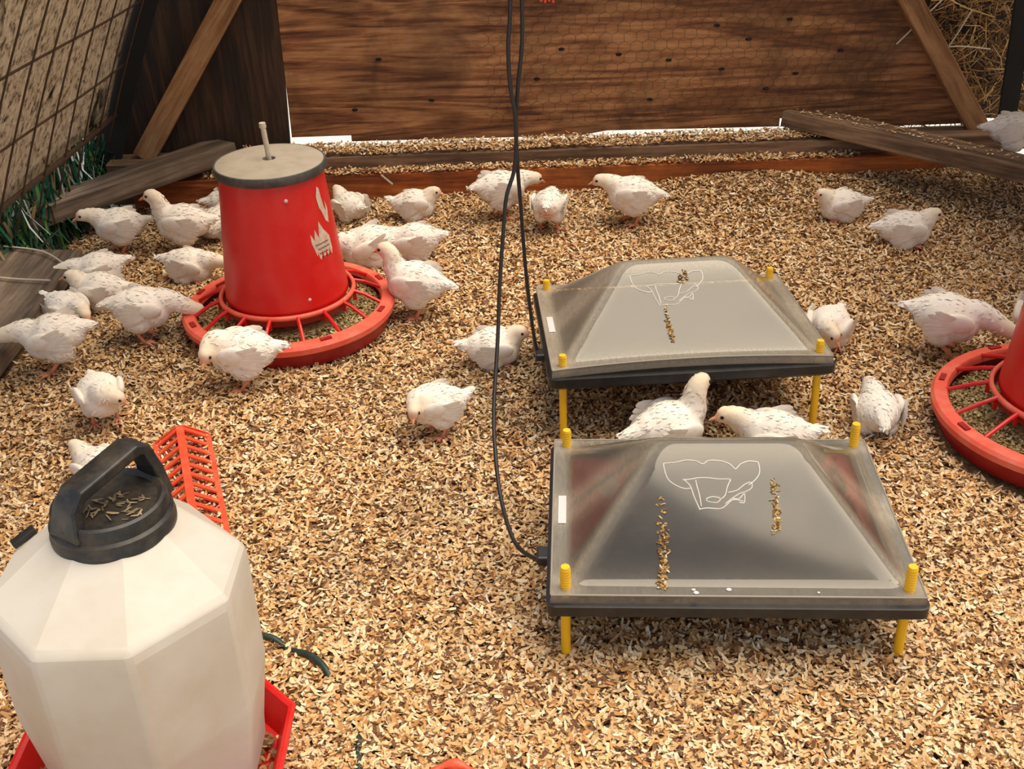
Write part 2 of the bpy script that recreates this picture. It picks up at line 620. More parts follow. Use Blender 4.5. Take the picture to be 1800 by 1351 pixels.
# base timbers along the end wall
mb = MB()
mb.box((0.10, 0, 0.0), (2.30, 0.038, 0.13))
o = mb.build('base_board', 'stained_board', None, bevel=0.003)
o.location = (0, 3.082, 0.012)
tag(o, 'low red-brown stained board edging the shavings along the back wall', 'board')
mb = MB()
mb.box((0.15, 0, 0.0), (2.55, 0.095, 0.12))
o = mb.build('timber_beam', 'old_beam', None, bevel=0.003)
o.location = (0, 3.152, 0.056)
tag(o, 'weathered brown timber beam under the plywood wall, behind the red-brown board', 'beam')
n = 5200
x = RNG.uniform(-0.75, 0.95, n)
flk = flakes('shavings_on_beam', np.stack([x, 3.152 + RNG.uniform(-.045, .045, n), 0.119 + np.abs(RNG.normal(0, .004, n)) + 0.006 * np.abs(np.sin(x * 9))], 1), (0.007, 0.016), (0.003, 0.007), chip_cols(n), 0.35, 0.25)
tag(flk, 'row of wood shavings lying on top of the timber beam', 'wood shavings', kind='stuff')
n = 2800
x = RNG.uniform(-0.85, 1.0, n)
flk = flakes('shavings_on_board', np.stack([x, 3.082 + RNG.uniform(-.019, .022, n), 0.079 + np.abs(RNG.normal(0, .004, n))], 1), (0.007, 0.016), (0.003, 0.007), chip_cols(n), 0.35, 0.25)
tag(flk, 'thin row of wood shavings on the edge of the red-brown board', 'wood shavings', kind='stuff')
mb = MB()
mb.tube([(-0.345, 3.052, 0.078), (-0.315, 3.05, 0.05)], 0.0028, 5)
tag(mb.build('straw_stalk', 'rope'), 'short pale straw stuck to the front of the red-brown board', 'straw')


def plank(name, p0, p1, width, thick, mat, label, cat, tilt=0.0, bevel=0.003):
    p0, p1 = Vector(p0), Vector(p1)
    d = p1 - p0
    o = empty_mesh = MB().box((0, 0, 0), (d.length, width, thick)).build(name, mat, None, bevel=bevel)
    q = d.to_track_quat('X', 'Z')
    o.rotation_mode = 'QUATERNION'
    o.rotation_quaternion = q @ Euler((tilt, 0, 0)).to_quaternion()
    o.location = (p0 + p1) / 2
    return tag(o, label, cat)


plank('corner_board', (0.84, 3.235, 0.150), (1.50, 2.66, 0.114), 0.135, 0.045, 'old_beam', 'brown board lying across the right back corner under a chick', 'board', tilt=-0.12)
plank('corner_board', (-0.80, 3.19, 0.125), (-1.36, 2.66, 0.085), 0.125, 0.05, 'grey_plank', 'dark weathered board lying across the left back corner', 'board', tilt=0.10)
plank('side_plank', (-1.155, 1.30, 0.040), (-1.150, 2.62, 0.050), 0.20, 0.04, 'grey_plank', 'wide grey-brown plank on the ground along the left side', 'plank', tilt=0.05)
plank('diagonal_brace', (1.36, 3.165, 0.115), (0.72, 3.165, 1.05), 0.035, 0.058, 'brace_wood', 'pale wooden brace slanting down the right end of the back wall', 'brace')
plank('diagonal_brace', (-1.03, 3.165, 0.115), (-0.32, 3.165, 1.10), 0.035, 0.062, 'brace_wood', 'brown wooden brace slanting down the left end of the back wall', 'brace')

n = 260
u = RNG.uniform(0.05, 0.98, n) ** 1.3
w_ = RNG.uniform(-.05, .055, n)
bx_, by_ = 0.84 + 0.66 * u, 3.235 - 0.575 * u
flk = flakes('shavings_on_corner_board', np.stack([bx_ + w_ * .657, by_ + w_ * .754, 0.150 - .036 * u + .0265 - w_ * .12], 1), (0.006, 0.015), (0.003, 0.006), chip_cols(n), 0.12, 0.15)
tag(flk, 'loose wood shavings scattered on the right corner board', 'wood shavings', kind='stuff')

# ------------------------------------------------------------------ hooped sides
def hoop(s, side):
    """profile of the hooped side: arc length s above the low edge"""
    th = R(12) + s * 0.95
    # integrate a circle-like lean
    x = 0.0
    z = 0.0
    k = 12
    for i in range(k):
        t = R(22) + (s * (i + .5) / k) * 0.22
        x += math.sin(t) * s / k
        z += math.cos(t) * s / k
    return x, z


def side_sheet(name, x0, z0, side, y0, y1, smax):
    ns, nyy = 22, 36
    vs, fs = [], []
    for i in range(ns + 1):
        s = smax * i / ns
        dx, dz = hoop(s, side)
        for j in range(nyy + 1):
            y = y0 + (y1 - y0) * j / nyy
            wob = 0.008 * math.sin(9 * y + 3 * s) * math.sin(6 * s + 1) + (0.010 * math.sin(14 * y) if i == 0 else 0)
            vs.append((x0 + side * (-dx) + wob, y, z0 + (3.13 - y) * 0.05 + dz + (wob if i == 0 else 0)))
    for i in range(ns):
        for j in range(nyy):
            q = i * (nyy + 1) + j
            fs.append((q, q + 1, q + nyy + 2, q + nyy + 1))
    m = MB()
    m.add(vs, fs)
    o = m.build(name, 'tarp', None, True)
    sd = o.modifiers.new('thick', 'SOLIDIFY')
    sd.thickness = 0.0015
    return tag(o, kind='structure')


side_sheet('wall_left', -1.105, 0.236, -1, 1.2, 3.14, 0.95)
side_sheet('wall_right', 1.60, 0.22, 1, 1.6, 3.10, 0.95)

wp = tag(empty('wire_panel', (0, 0, 0)), 'dark rusty wire grid panel bent over the tan tarp on the left side', 'wire panel')
LX, LZ = -1.076, 0.250
for s in (0.0, 0.155, 0.335, 0.53, 0.74):
    dx, dz = hoop(s, -1)
    mb = MB()
    mb.tube([(LX + dx + 0.004 * math.sin(5 * y), y, LZ + dz + (3.13 - y) * .05) for y in np.linspace(1.2, 3.13, 14)], 0.0028 if s else 0.007, 6)
    mb.build('horizontal_wire', 'wire', wp, True)
for k in range(14):
    y = 3.10 - 0.135 * k
    mb = MB()
    mb.tube([(LX + 0.006 + hoop(s, -1)[0], y + 0.01 * math.sin(3 * s + k), LZ + (3.13 - y) * .05 + hoop(s, -1)[1]) for s in np.linspace(-0.10, 0.95, 12)], 0.0025, 6)
    mb.build('vertical_wire', 'wire', wp, True)

# black edge strips where the hooped sides meet the end wall
for x0, z0, side, w, nm, lab in ((-1.100, 0.250, -1, 0.060, 'edge_strip', 'black netting strip closing the left edge of the back wall'), (1.405, 0.245, 1, 0.050, 'edge_strip', 'black netting strip beside the straw at the right edge')):
    vs, fs = [], []
    for i in range(15):
        dx, dz = hoop((i - 2) * 0.075, side)
        if side == 1:
            dx *= 0.10
        zc = z0 + dz
        for xo, yo in ((0, 0), (w, 0), (w, 0.012), (0, 0.012)):
            vs.append((x0 - side * dx + xo, 3.152 + yo, zc))
    mb = MB()
    mb.loft([vs[i * 4:i * 4 + 4] for i in range(15)])
    tag(mb.build(nm, 'mesh_black'), lab, 'strip')

# straw packed behind the right brace
n = 4200
P = np.stack([RNG.uniform(1.0, 1.54, n), RNG.uniform(3.235, 3.32, n), RNG.uniform(0.10, 1.05, n)], 1)
pal = [((0.34, 0.17, 0.045), 30), ((0.20, 0.09, 0.024), 34), ((0.58, 0.36, 0.13), 14), ((0.07, 0.03, 0.01), 24)]
st = flakes('straw_stack', P, (0.02, 0.11), (0.002, 0.005), chip_cols(n, pal=pal), 0.5, 0.25, upright=True)
tag(st, 'brown straw packed behind the right end of the back wall', 'straw', kind='stuff')
for k, (p0, p1) in enumerate((((1.10, 3.19, .355), (1.29, 3.18, .56)), ((1.145, 3.21, .485), (1.235, 3.2, .55)), ((1.17, 3.21, .36), (1.10, 3.2, .58)), ((1.18, 3.205, .335), (1.37, 3.2, .33)), ((1.30, 3.2, .44), (1.24, 3.2, .32)))):
    mb = MB()
    mb.tube(spline([p0, (Vector(p0) + Vector(p1)) / 2 + Vector((0.006, 0, 0.008)), p1], 4), 0.0022, 5)
    tag(mb.build('straw_stalk', 'rope'), ['long pale straw slanting up from the right brace', 'short pale straw high beside the long slanting straw', 'pale straw hanging down next to the right brace', 'straw lying level across the packed straw', 'thin curved straw in front of the packed straw'][k], 'straw')

# grass and weeds showing under the left tarp
n = 6500
P = np.stack([RNG.uniform(-1.50, -1.13, n), RNG.uniform(1.9, 3.3, n), RNG.uniform(0.0, 0.16, n)], 1)
P = P[~((P[:, 0] > -1.25) & (P[:, 1] < 2.62))]
P = P[P[:, 0] + P[:, 1] * 0 < -1.13 - 0.10 * np.maximum(0, 3.15 - P[:, 1] - .1)]
n = len(P)
pal = [((0.012, 0.10, 0.04), 30), ((0.006, 0.03, 0.018), 40), ((0.08, 0.18, 0.02), 14), ((0.75, 0.80, 0.78), 10), ((0.3, 0.22, 0.10), 8)]
gr = flakes('grass', P, (0.07, 0.20), (0.004, 0.011), chip_cols(n, pal=pal), 0.3, 0.2, mat='blade', pitch=(1.15, 0.35))
tag(gr, 'green grass and pale dry weeds under the left tarp', 'grass', kind='stuff')
for k, (p0, p1, p2, lab) in enumerate((((-1.25, 2.62, .082), (-1.13, 2.58, .080), (-1.04, 2.50, .066), 'pale straw stalk lying over the far end of the left plank'),
                                       ((-1.23, 2.45, .080), (-1.15, 2.43, .077), (-1.06, 2.42, .074), 'thin straw lying across the middle of the left plank'),
                                       ((-1.20, 2.18, .077), (-1.13, 2.16, .075), (-1.06, 2.10, .072), 'pale straw on the near part of the left plank'))):
    mb = MB()
    mb.tube(spline([p0, p1, p2], 5), 0.0022, 5)
    tag(mb.build('straw_stalk', 'rope'), lab, 'straw')

# scrap of orange plastic hanging in the middle of the wall
mb = MB()
for k in range(4):
    mb.tube(spline([(0.118 + k * .007, 3.17, 0.60), (0.120 + k * .008, 3.168, 0.55), (0.114 + k * .011, 3.166, 0.508 - .004 * (k % 2))], 4), 0.0032, 5)
tag(mb.build('plastic_scrap', 'orange_red'), 'small orange plastic scrap hanging at the top middle of the wall', 'plastic scrap')


# ------------------------------------------------------------------ feeders
def feeder(loc, rotz, label, rope=True, pan_r=0.228, tilt=(0, 0)):
    t = empty('poultry_feeder', loc, (tilt[0], tilt[1], rotz))
    tag(t, label, 'feeder', 'red tube feeders with round pans')
    # tube
    rb, rt, zb, zt = 0.132, 0.107, 0.088, 0.378
    mb = MB()
    mb.lathe([(rb, zb), (rb + .002, zb + .004), (rb + .001, zb + .012), (rt, zt), (rt - .004, zt), (rb - .005, zb + .01), (rb - .005, zb)], 64, closed=True)
    mb.build('tube', 'red', t, True, 40)
    # seam rib down the tube
    # pan
    pr = pan_r
    mb = MB()
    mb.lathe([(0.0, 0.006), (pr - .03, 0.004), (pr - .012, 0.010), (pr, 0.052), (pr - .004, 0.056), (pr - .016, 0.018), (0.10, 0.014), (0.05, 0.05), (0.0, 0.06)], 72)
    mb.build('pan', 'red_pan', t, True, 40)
    mb = MB()
    mb.lathe([(pr + .004, 0.046), (pr + .005, 0.058), (pr, 0.064), (pr - .022, 0.066), (pr - .026, 0.061), (pr - .026, 0.050), (pr - .020, 0.054), (pr - .003, 0.050)], 72, closed=True)
    rim = mb.build('rim', 'coral_rim', t, True, 40)
    # snap notches in the rim
    notch = MB()
    notch.box((0, 0, 0), (0.010, 0.024, 0.003))
    nm = notch.mesh('notch', 'red_pan')
    for k in range(8):
        o = link('notch', nm, rim)
        an = R(20 + 45 * k)
        o.location = ((pr - .011) * math.cos(an), (pr - .011) * math.sin(an), 0.0665)
        o.rotation_euler = (0, 0, an)
    # feed in the pan
    mb = MB()
    mb.lathe([(0.06, 0.050), (0.11, 0.044), (0.16, 0.034), (pr - .024, 0.030), (pr - .018, 0.02)], 48)
    fd = mb.build('feed', 'bedding', t, True)
    fd['kind'] = 'stuff'
    n = 5200
    rr = np.sqrt(RNG.uniform(0.125 ** 2, (pr - .022) ** 2, n))
    th = RNG.uniform(0, 2 * np.pi, n)
    zz_ = np.interp(rr, [0.06, 0.11, 0.16, 0.21], [0.051, 0.045, 0.036, 0.031]) + RNG.uniform(0, .004, n)
    pal = [((0.46, 0.35, 0.14), 40), ((0.34, 0.23, 0.08), 25), ((0.62, 0.50, 0.26), 25), ((0.20, 0.12, 0.04), 10)]
    f2 = flakes('feed_crumbs', np.stack([rr * np.cos(th), rr * np.sin(th), zz_], 1), (0.004, 0.009), (0.003, 0.006), chip_cols(n, pal=pal), 0.4, 0.2, parent=t)
    f2['kind'] = 'stuff'
    # ring carrying the spokes
    ring = MB()
    ring.lathe([(0.147, 0.086), (0.150, 0.090), (0.147, 0.096), (0.142, 0.096), (0.140, 0.090), (0.142, 0.086)], 64, closed=True)
    ring.build('grill_ring', 'coral_rim', t, True)
    ring = MB()
    ring.lathe([(0.140, 0.070), (0.145, 0.085), (0.142, 0.086), (0.137, 0.070)], 64, closed=True)
    ring.build('inner_skirt', 'red_pan', t, True, 40)
    sp = MB()
    sp.tube([(0.146, 0, 0.091), (0.17, 0, 0.083), (pr - .024, 0, 0.064), (pr - .014, 0, 0.058)], [0.0042, 0.0042, 0.004, 0.004], 7)
    sp.box((0.149, 0, 0.078), (0.008, 0.003, 0.020))
    sm = sp.mesh('spoke', 'red')
    for k in range(16):
        o = link('spoke', sm, t)
        o.rotation_euler = (0, 0, 2 * math.pi * (k + .35) / 16)
    # lid
    mb = MB()
    mb.lathe([(0.0135, 0.392), (0.06, 0.391), (0.110, 0.387), (0.114, 0.384)], 64)
    mb.lathe([(0.0135, 0.392), (0.0135, 0.385)], 24)
    lid = mb.build('lid', 'lid_dust', t, True, 50)
    mb = MB()
    mb.lathe([(0.1125, 0.3865), (0.1155, 0.386), (0.117, 0.382), (0.117, 0.370), (0.114, 0.367), (0.110, 0.370), (0.110, 0.384)], 64, closed=True)
    mb.build('lid_rim', 'lid_edge', lid, True, 50)
    mb = MB()
    mb.lathe([(0.0, 0.375), (0.020, 0.375)], 20)
    mb.build('lid_hole', 'mesh_black', lid)
    if rope:
        mb = MB()
        mb.tube(spline([(0.0, 0.0, 0.20), (0, 0, 0.38), (-0.002, 0, 0.43), (-0.004, 0.004, 0.462)], 4), 0.0055, 8)
        mb.tube([(-0.004, 0.004, 0.456), (-0.004, 0.004, 0.466)], [0.0075, 0.0068], 8)
        mb.build('hanger_stem', 'rope', t, True, 50)
    # rivets
    for an, z in ((-76, 0.335), (-68, 0.118), (60, .12), (180, .335)):
        r = rb + (rt - rb) * (z - zb) / (zt - zb)
        mb = MB()
        mb.ell((r * math.cos(R(an)), r * math.sin(R(an)), z), (0.0045, 0.0045, 0.0045), nu=8, nv=6)
        mb.build('rivet', 'rivet', t, True)
    return t, (rb, rt, zb, zt)


def wrap_patch(name, outline, dims, mat, parent, off=0.0012):
    """a ragged paper label wrapped on the tube; outline in (degrees, height)"""
    rb, rt, zb, zt = dims
    bm = bmesh.new()
    vs = []
    for an, z in outline:
        r = rb + (rt - rb) * (z - zb) / (zt - zb) + off + 0.001
        vs.append(bm.verts.new((r * math.cos(R(an)), r * math.sin(R(an)), z)))
    f = bm.faces.new(vs)
    bmesh.ops.triangulate(bm, faces=[f])
    bmesh.ops.subdivide_edges(bm, edges=bm.edges[:], cuts=2, use_grid_fill=True)
    for v_ in bm.verts:
        z = v_.co.z
        r = rb + (rt - rb) * (z - zb) / (zt - zb) + off
        h = math.hypot(v_.co.x, v_.co.y)
        v_.co.x *= r / h
        v_.co.y *= r / h
    me = bpy.data.meshes.new(name)
    bm.to_mesh(me)
    bm.free()
    me.materials.append(M[mat])
    return link(name, me, parent)


f1, dims = feeder((-0.487, 2.285, 0.0), R(9), 'red tube feeder with dusty grey lid and round pan, ringed by chicks')
lab = wrap_patch('torn_label', [(-56, .255), (-52, .238), (-50, .262), (-46, .24), (-43, .275), (-38, .255), (-30, .235), (-28, .19), (-34, .178), (-40, .168), (-46, .17), (-51, .20), (-56, .235)], dims, 'paper', f1)
wrap_patch('label_scrap', [(-40, .325), (-36, .345), (-33, .34), (-30, .30), (-27, .285), (-26, .31), (-23, .29), (-26, .26), (-31, .268), (-35, .29), (-38, .30)], dims, 'paper', f1, 0.0014)
for z, a0, a1 in ((.228, -52, -34), (.218, -50, -33), (.208, -49, -36), (.198, -46, -33)):
    mb = MB()
    ps = []
    for k in range(12):
        an = R(a0 + (a1 - a0) * k / 11)
        r = dims[0] + (dims[1] - dims[0]) * (z - dims[2]) / (dims[3] - dims[2]) + 0.0017
        ps.append((r * math.cos(an), r * math.sin(an), z + 0.0012 * math.sin(k * 2.3)))
    mb.tube(ps, 0.0007, 4)
    mb.build('print_line', 'wire', lab)
f2, _ = feeder((1.010, 1.735, 0.0), R(40), 'second red tube feeder, cut off by the right edge of the photo', rope=False, pan_r=0.24)


# ------------------------------------------------------------------ heat plates
def smin(a_, b_, k):
    h = max(k - abs(a_ - b_), 0) / k
    return min(a_, b_) - h * h * k * 0.25


LOGO = [[(-0.0927, -0.0351), (-0.0746, -0.0336), (-0.0601, -0.0309), (-0.0458, -0.0321), (-0.037, -0.0358), (-0.0278, -0.0313), (-0.0099, -0.032), (0.0024, -0.0365), (0.0091, -0.0417), (0.0167, -0.0357), (0.0295, -0.032), (0.0419, -0.0335)],
        [(-0.0927, -0.0351), (-0.0912, -0.044), (-0.0863, -0.0543), (-0.0758, -0.0609), (-0.0635, -0.0646), (-0.0546, -0.0638)],
        [(0.0419, -0.0335), (0.0433, -0.0423), (0.0406, -0.0497), (0.033, -0.0563), (0.0265, -0.06)],
        [(-0.0666, -0.0543), (-0.0541, -0.0536), (-0.045, -0.0521), (-0.0308, -0.052), (-0.0148, -0.0535), (-0.0006, -0.0535), (0.0011, -0.0557)],
        [(-0.0648, -0.0543), (-0.0562, -0.0616), (-0.0515, -0.0733), (-0.0459, -0.0849), (-0.0434, -0.0885)],
        [(-0.0478, -0.0543), (-0.0464, -0.0616), (-0.0434, -0.0718), (-0.0415, -0.0849)],
        [(-0.0452, -0.0885), (-0.0328, -0.087), (-0.0152, -0.0877), (-0.0061, -0.0833), (0.0032, -0.0775), (0.0172, -0.0789)],
        [(-0.0339, -0.0762), (-0.0249, -0.074), (-0.0144, -0.0761), (-0.02, -0.0805), (-0.0323, -0.0791), (-0.0339, -0.0762)],
        [(0.0012, -0.0542), (-0.0039, -0.063), (-0.0071, -0.0718), (-0.0127, -0.0761)],
        [(-0.0033, -0.0688), (0.0092, -0.0666), (0.0203, -0.06), (0.0294, -0.0571), (0.0307, -0.0629), (0.0233, -0.0673), (0.0125, -0.0703), (0.0015, -0.0761), (-0.0077, -0.0819)],
        [(0.0033, -0.0761), (0.0121, -0.0761), (0.0196, -0.0702), (0.0188, -0.0804), (0.0118, -0.0804)]]


def rrect(w, d, r, z, n=6):
    out = []
    for cx, cy, a0 in ((w / 2 - r, d / 2 - r, 0), (-w / 2 + r, d / 2 - r, 90), (-w / 2 + r, -d / 2 + r, 180), (w / 2 - r, -d / 2 + r, 270)):
        for k in range(n + 1):
            t = R(a0 + 90 * k / n)
            out.append((cx + r * math.cos(t), cy + r * math.sin(t), z))
    return out


def heat_plate(loc, rotz, tilt, label, bow, legs, streaks, dustk):
    W_, D_ = 0.520, 0.405
    t = empty('heat_plate', loc, (tilt, 0, rotz))
    tag(t, label, 'heat plate', 'chick heat plates with clear roof covers')
    # black tray with a lip
    mb = MB()
    mb.loft([rrect(W_ - .02, D_ - .02, .012, -0.004), rrect(W_, D_, .014, 0.004), rrect(W_, D_, .014, 0.020), rrect(W_ - .012, D_ - .012, .012, 0.022)])
    mb.build('base_plate', 'black', t, True, 35)
    mb = MB()
    mb.loft([rrect(W_ - .05, D_ - .05, .02, 0.0225), rrect(W_ - .056, D_ - .056, .02, 0.027)])
    mb.build('heating_surface', 'plate_top', t, True, 35)
    # clear cover: skirt, flat lip, then a hipped roof with a short ridge
    w, d = W_ - .014, D_ - .014
    H = 0.125
    n_u, n_v = 84, 66
    zl = 0.036

    def height(x, y):
        eu = max(0.0, w / 2 - 0.022 - abs(x))
        ev = max(0.0, d / 2 - 0.022 - abs(y))
        hu = eu * H / 0.128
        hv = ev * H / 0.160
        h = smin(smin(hu, hv, 0.022), H, 0.02)
        return max(h, 0.0)

    def lift(x, y):
        e = (1 - (2 * x / w) ** 2)
        return bow * max(e, 0) * max(0.0, (-y / (d / 2))) ** 3

    vs, fs, cs = [], [], []
    for j in range(n_v + 1):
        for i in range(n_u + 1):
            x = -w / 2 + w * i / n_u
            y = -d / 2 + d * j / n_v
            h = height(x, y)
            vs.append((x, y, zl + h + lift(x, y)))
            eu = max(0.0, w / 2 - 0.022 - abs(x)) * H / 0.128
            ev = max(0.0, d / 2 - 0.022 - abs(y)) * H / 0.160
            hip = math.exp(-((eu - ev) / 0.016) ** 2)
            rdg = math.exp(-((ev - H) / 0.022) ** 2)
            lip = 1.0 if h < 0.004 else math.exp(-(h / 0.012))
            sidef = 0.10 if eu < ev else 0.0
            cs.append(min(0.75, dustk + 0.30 * max(hip, rdg) + 0.25 * lip + sidef))
    nn = n_u + 1
    for j in range(n_v):
        for i in range(n_u):
            q = j * nn + i
            fs.append((q, q + 1, q + nn + 1, q + nn))
    loop = [i for i in range(nn)] + [j * nn + n_u for j in range(1, n_v + 1)] + [n_v * nn + i for i in range(n_u - 1, -1, -1)] + [j * nn for j in range(n_v - 1, 0, -1)]
    k0 = len(vs)
    for q in loop:
        x, y, z = vs[q]
        vs.append((x * 1.006, y * 1.006, 0.0205 + lift(x, y)))
        cs.append(dustk + .12)
    for q in range(len(loop)):
        q2 = (q + 1) % len(loop)
        fs.append((loop[q2], loop[q], k0 + q, k0 + q2))
    mb = MB()
    mb.add(vs, fs)
    cov = mb.build('clear_cover', 'clear_cover', t, True, 50)
    set_col(cov.data, np.repeat(np.array(cs)[:, None], 3, 1))
    # rolled edge of the cover
    mb = MB()
    mb.tube([vs[q] for q in loop] + [vs[loop[0]]], 0.0016, 5, False)
    mb.build('cover_edge', 'cover_edge', cov, True)
    # raised emblem drawn on the sloping front
    for pl in LOGO:
        mb = MB()
        mb.tube([(x, y, zl + height(x, y) + lift(x, y) + .0004) for x, y, _ in spline([(x, y, 0) for x, y in pl], 4)], 0.00085, 4)
        mb.build('emblem_line', 'emboss', cov)
    for path, r in streaks:
        mb = MB()
        pp = spline([(x, y, 0) for x, y in path], 6)
        rr_ = [r * (0.7 + 0.5 * abs(math.sin(k * 1.7)) + 0.25 * random.random()) for k in range(len(pp))]
        rr_[-1] *= 1.5
        n_ = int(150 * sum((pp[q + 1] - pp[q]).length for q in range(len(pp) - 1)) / 0.1) + 8
        pts_ = []
        for q in range(n_):
            k = min(int(abs(random.triangular(0, 1, 0.75)) * len(pp)), len(pp) - 1)
            x = pp[k].x + random.gauss(0, 0.5) * rr_[k]
            y = pp[k].y + random.gauss(0, 0.002)
            pts_.append((x, y, zl + height(x, y) + lift(x, y) + 0.0012 + random.random() * .0012))
        pal_ = [((0.42, 0.22, 0.05), 40), ((0.60, 0.40, 0.14), 30), ((0.22, 0.10, 0.02), 15), ((0.74, 0.62, 0.40), 15)]
        flakes('dropping_streak', np.array(pts_), (0.003, 0.008), (0.002, 0.004), chip_cols(n_, pal=pal_), 0.2, 0.1, parent=cov, pitch=(0, .5))
    if bow == 0:
        for x, y, r in ((-0.055, -d / 2 + .006, .004), (-0.058, -d / 2 + .012, .003), (-0.01, -d / 2 + .013, .004), (.11, -d / 2 + .008, .002)):
            mb = MB()
            mb.ell((x, y, zl + .001), (r, r * .8, .0012), nu=10, nv=6)
            mb.build('white_dropping', 'white_dropping', cov, True)
    # pale sticker on the left edge
    mb = MB()
    mb.add([(-w / 2 + .008, -.035, zl + .0012), (-w / 2 + .020, -.035, zl + .0012), (-w / 2 + .020, .035, zl + .0012), (-w / 2 + .008, .035, zl + .0012)], [(0, 1, 2, 3)])
    mb.build('sticker', 'sticker', cov)
    # yellow legs standing through the corners
    for sx in (-1, 1):
        for sy in (-1, 1):
            x, y = sx * (W_ / 2 - 0.027), sy * (D_ / 2 - 0.024)
            lo, hi = legs[(sx, sy)]
            mb = MB()
            mb.lathe([(0.0, lo), (0.0065, lo), (0.0070, lo + .004), (0.0070, hi - .003), (0.0062, hi), (0.0, hi)], 14, c=(x, y, 0))
            lg = mb.build('leg', 'yellow', t, True, 50)
            th = MB()
            zt_ = 0.034
            while zt_ < hi - 0.004:
                th.lathe([(0.0070, zt_), (0.0077, zt_ + .0012), (0.0070, zt_ + .0024)], 14, c=(x, y, 0))
                zt_ += 0.0045
            th.build('thread', 'yellow', lg, True)
    # cord socket
    mb = MB()
    mb.box((-W_ / 2 - .006, -0.08, 0.012), (0.02, 0.03, 0.014))
    mb.build('cord_socket', 'black', t, bevel=0.003)
    return t


L1 = {(-1, -1): (-0.105, 0.072), (1, -1): (-0.105, 0.076), (-1, 1): (-0.105, 0.066), (1, 1): (-0.105, 0.078)}
heat_plate((0.308, 1.382, 0.085), R(-3.7), 0.0, 'nearer heat plate with clear peaked cover, emblem lines and yellow legs', 0.0, L1,
           [([(-0.1004, -0.0734), (-0.0975, -0.1137), (-0.0971, -0.149), (-0.0993, -0.1807)], 0.0065), ([(0.0633, -0.0541), (0.0625, -0.0846), (0.0607, -0.116)], 0.0052)], 0.055)
L2 = {(-1, -1): (-0.135, 0.058), (1, -1): (-0.135, 0.060), (-1, 1): (-0.115, 0.056), (1, 1): (-0.115, 0.058)}
heat_plate((0.318, 1.968, 0.112), R(2.2), R(-2.4), 'farther heat plate with hazy clear cover bowed up at its front', 0.011, L2,
           [([(0.0, -0.035), (0.002, -0.05)], 0.004), ([(0.012, -0.032), (0.013, -0.045)], 0.003), ([(-0.035, -0.085), (-0.032, -0.12), (-0.03, -0.15)], 0.0035)], 0.27)

# black cables
CL = [(0.018, 1.85, 1.25), (0.02, 1.85, 1.0), (0.018, 1.85, 0.779), (0.013, 1.85, 0.709), (0.014, 1.85, 0.644), (0.021, 1.85, 0.588), (0.018, 1.85, 0.509), (0.002, 1.83, 0.462), (-0.005, 1.81, 0.413), (-0.015, 1.77, 0.326), (-0.022, 1.72, 0.243), (-0.032, 1.63, 0.161), (-0.031, 1.56, 0.116), (-0.025, 1.5, 0.079), (-0.012, 1.42, 0.07), (0.004, 1.37, 0.07), (0.036, 1.305, 0.095)]
CR = [(0.04, 1.86, 1.25), (0.04, 1.86, 1.0), (0.037, 1.86, 0.776), (0.035, 1.86, 0.705), (0.027, 1.86, 0.641), (0.022, 1.862, 0.581), (0.0225, 1.862, 0.502), (0.026, 1.88, 0.426), (0.03, 1.89, 0.336), (0.036, 1.89, 0.245), (0.046, 1.89, 0.15), (0.055, 1.885, 0.120)]
for pts, lab in ((CL, 'left black cable hanging down in a long curve to the nearer heat plate'), (CR, 'right black cable hanging down to the farther heat plate')):
    mb = MB()
    mb.tube(spline(pts, 8), 0.0034, 8)
    tag(mb.build('power_cable', 'cord', None, True), lab, 'cable', 'power cables of the heat plates')

# ------------------------------------------------------------------ waterer jug
JX, JY = -0.457, 1.022


def octo(hw, c, z, ox=0.0, oy=0.0):
    p = [(c, -hw), (hw, -c), (hw, c), (c, hw), (-c, hw), (-hw, c), (-hw, -c), (-c, -hw)]
    return [(x + ox, y + oy, z) for x, y in p]


jug = tag(empty('water_jug', (JX, JY, 0), (0, 0, 0)), 'milky white eight-sided water jug with black screw cap standing in a red tray', 'jug')
CX, CY = -0.006, 0.040
mb = MB()
rings = [octo(.116, .046, .020), octo(.120, .047, .026), octo(.123, .047, .060), octo(.1365, .050, .152), octo(.1375, .051, .160), octo(.138, .051, .316), octo(.136, .050, .326), octo(.132, .049, .332)]
mb.loft(rings + [octo(.070, .029, .368, CX, CY), octo(.062, .026, .372, CX, CY)])
body = mb.build('body', 'milky', jug, True, 12, bevel=0.005)
mb = MB()
mb.lathe([(.056, .365), (.056, .382)], 40, c=(CX, CY, 0))
mb.build('neck', 'milky', jug, True)
cap = empty_cap = MB()
cap.lathe([(.058, .364), (.069, .365), (.0705, .368), (.0705, .374), (.0690, .3765), (.0692, .386), (.0655, .389), (.0650, .400), (.0635, .405), (.060, .407), (.0575, .405), (.054, .4015), (.0, .400)], 64, c=(CX, CY, 0))
capo = cap.build('screw_cap', 'cap_black', jug, True, 35)
n = 46
th = RNG.uniform(0, 2 * np.pi, n)
rr = .05 * np.sqrt(RNG.uniform(0, 1, n))
lc = flakes('litter', np.stack([CX + .012 + rr * .7 * np.cos(th), CY - .012 + rr * .6 * np.sin(th), np.full(n, .4025)], 1), (.006, .016), (.0015, .004), chip_cols(n, pal=[((.30, .22, .12), 1), ((.16, .11, .06), 1)]), .05, .05, parent=jug)
lc['kind'] = 'stuff'
